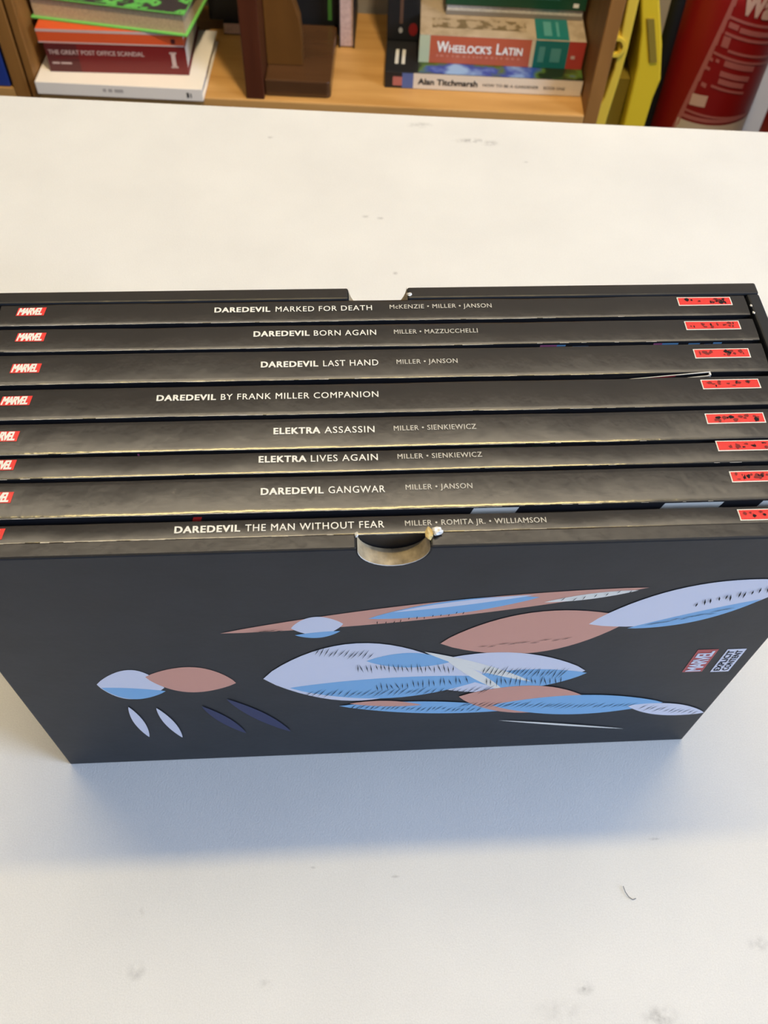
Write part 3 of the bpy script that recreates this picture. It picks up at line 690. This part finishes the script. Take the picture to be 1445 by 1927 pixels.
# ------------------------------------------------------------------ yellow folding floor sign
m_yel = mat('yellow_plastic', (.62, .44, .045), .4); m_yel2 = mat('deep_yellow_plastic', (.56, .40, .015), .4); m_yel_shade = mat('shade_toned_yellow_plastic', (.20, .14, .01), .6)  # the olive is the sign's yellow with shade put into the colour
sg = thing('floor_sign', 'yellow plastic folding floor sign standing folded beside the bookcase', 'sign', BC(.336, .04, -.35), ANG)
Z0 = .35
pa = [(.004, 0), (.024, 0), (.025, Z0-.03), (.0285, Z0+.03), (.030, Z0+.08), (.028, Z0+.16), (.0205, Z0+.26), (.010, Z0+.26), (.012, Z0+.16), (.0155, Z0+.10), (.0175, Z0+.05), (.013, Z0+.005), (.005, Z0-.02)]
b = MB(); b.prism(pa, 0, .20, 'y'); b.build('front_leaf', m_yel, sg, bevel=.002)
b = MB()
for i in range(24):
    a, c = 2*PI*i/24, 2*PI*(i+1)/24; R1, R2, cx, cz = .0125, .0085, .0125, Z0+.085
    P = lambda R, w, y: (cx+R*math.cos(w), y, cz+1.15*R*math.sin(w))
    b.face([P(R1, a, -.004), P(R1, c, -.004), P(R1, c, .15), P(R1, a, .15)]); b.face([P(R2, c, -.004), P(R2, a, -.004), P(R2, a, .15), P(R2, c, .15)])
    b.face([P(R2, a, -.004), P(R2, c, -.004), P(R1, c, -.004), P(R1, a, -.004)])
b.build('hinge_tube', m_yel, sg)
pb = [(.054, 0), (.088, 0), (.088, Z0-.04), (.0885, Z0+.003), (.092, Z0+.033), (.0795, Z0+.085), (.0585, Z0+.147), (.050, Z0+.26), (.028, Z0+.26), (.0325, Z0+.147), (.0445, Z0+.102), (.052, Z0+.051), (.055, Z0-.04)]
b = MB(); b.prism(pb, .008, .205, 'y'); b.build('rear_leaf', m_yel2, sg, bevel=.003)
b = MB(); b.prism([(.0475, Z0+.123), (.0575, Z0+.123), (.0785, Z0+.061), (.0685, Z0+.060)], .0055, .0079, 'y'); b.build('hand_slot', m_yel_shade, sg)  # flat dark piece for the slot, its inner shade painted in
b = MB(); b.box(.0275, .0520, .03, .19, .02, Z0+.02); b.build('web_panel', m_yel_shade, sg)  # face between the leaves, darkened in colour to stand for shade

# ------------------------------------------------------------------ fire extinguishers
m_exred = mat('red_enamel', (.20, .005, .005), .42, .35); m_exblk = mat('black_rubber', (.008, .008, .008), .6, .15)
m_lab = mat('pale_pink_label_ink', (.34, .10, .095), .5); m_labw = mat('white_label_ink', (.52, .34, .29), .5); m_labband = mat('cream_label_band', (.50, .42, .34), .5)
def extinguisher(x, v, label, detailed):
    o = thing('fire_extinguisher', label, 'fire extinguisher', BC(x, v, -.35), ANG, 'fire extinguishers')
    R = .0775
    prof = [(.060, .002), (.0735, .008), (R, .02), (R, .47)] + [(R*math.cos(a), .47+.05*math.sin(a)) for a in [PI/2*k/8 for k in range(1, 7)]] + [(.022, .522), (.022, .55)]
    b = MB(); b.lathe(prof, 0, 0, 64); b.build('cylinder', m_exred, o, smooth=40)
    b = MB(); b.lathe([(.026, .5501), (.026, .585), (.016, .59), (.016, .60)], 0, 0, 24); b.build('valve', mat('brass_valve', (.5, .36, .12), .3, metal=1), o, smooth=40)
    b = MB(); b.box(-.012, .012, -.12, .03, .6005, .612); b.build('handle', m_exblk, o, bevel=.003)
    b = MB(); sd = -1 if detailed else 1
    hp = [(-.02, -.0, .57), (-.07, -.02, .57), (-.096, -.028, .50), (-.0945, -.030, .40), (-.0915, -.030, .30), (-.0885, -.028, .22)]
    hp = [(-sd*x_, y_, z_) for x_, y_, z_ in hp]
    b.tube(hp, [.010, .010, .011, .011, .0095, .007], 14); b.build('hose', m_exblk, o, smooth=60)
    if detailed:
        Rl = R + .0006
        def cp(th, z, lift=0):   # label drawn slightly skewed round the cylinder
            a = math.radians(th); return ((Rl+lift)*math.sin(a), -(Rl+lift)*math.cos(a), .35+z)
        b = MB()
        def strip(t0, t1, z0, z1, k, sk=-.00030, n=14, lean=0):
            for q in range(n):
                a, c = t0+(t1-t0)*q/n, t0+(t1-t0)*(q+1)/n
                b.face([cp(a, z0+sk*(a-t0)), cp(c, z0+sk*(c-t0)), cp(c+lean, z1+sk*(c-t0)), cp(a+lean, z1+sk*(a-t0))], k)
        nb = 12
        for q in range(nb):
            z0, z1 = .14-(.235)*q/nb, .14-(.235)*(q+1)/nb
            t0, t1 = -23.5-20.5*((.14-z0)/.22)**1.15, -23.5-20.5*((.14-z1)/.22)**1.15
            w = 4.6
            b.face([cp(t1, z1), cp(t1+w*1.25, z1), cp(t0+w, z0), cp(t0, z0)], 0)
        strip(-24, 60, .1045, .1085, 0); strip(-19, -8, .091, .099, 0); strip(-6, 55, .0855, .093, 0); strip(-20, 55, .0800, .0845, 0)
        strip(-20, -12, .062, .078, 0, -.0002); strip(-11, 50, .0555, .0595, 0); strip(-25, 52, .0490, .0530, 0)
        for th in (-27, -20): strip(th, th+4, .038, .043, 0)
        strip(-10, 28, .034, .043, 0, n=8); strip(-28, -23, .024, .029, 0)
        strip(-11, 26, .018, .0265, 0); strip(-10, 22, .006, .0145, 0)
        strip(-27, -21, -.003, .004, 0); strip(-16, 26, -.001, .003, 0)
        strip(-33, -15, -.037, -.018, 1, .0001, 6)
        strip(-37, 40, -.0485, -.0445, 0, -.0001); strip(-39, 48, -.060, -.0535, 0, -.0000); strip(-41, 60, -.13, -.064, 2, 0)
        lb = b.build('label', [m_lab, m_labw, m_labband], o, recalc=False); lb['label'] = 'pale printed instruction label'
        b = MB()
        put_text(b, 'Water', lambda u_, v_: cp(-12+62*u_, .112+.036*v_-.016*u_, .0004), 0, bold=.05)
        b.build('label_title', m_labw, lb, recalc=False)['label'] = 'large white lettering'
    return o
extinguisher(.543, .17, 'red fire extinguisher with pale printed label beside the yellow floor sign', True)
extinguisher(.666, .0, 'second red fire extinguisher, barely showing at the right edge of the photo', False)
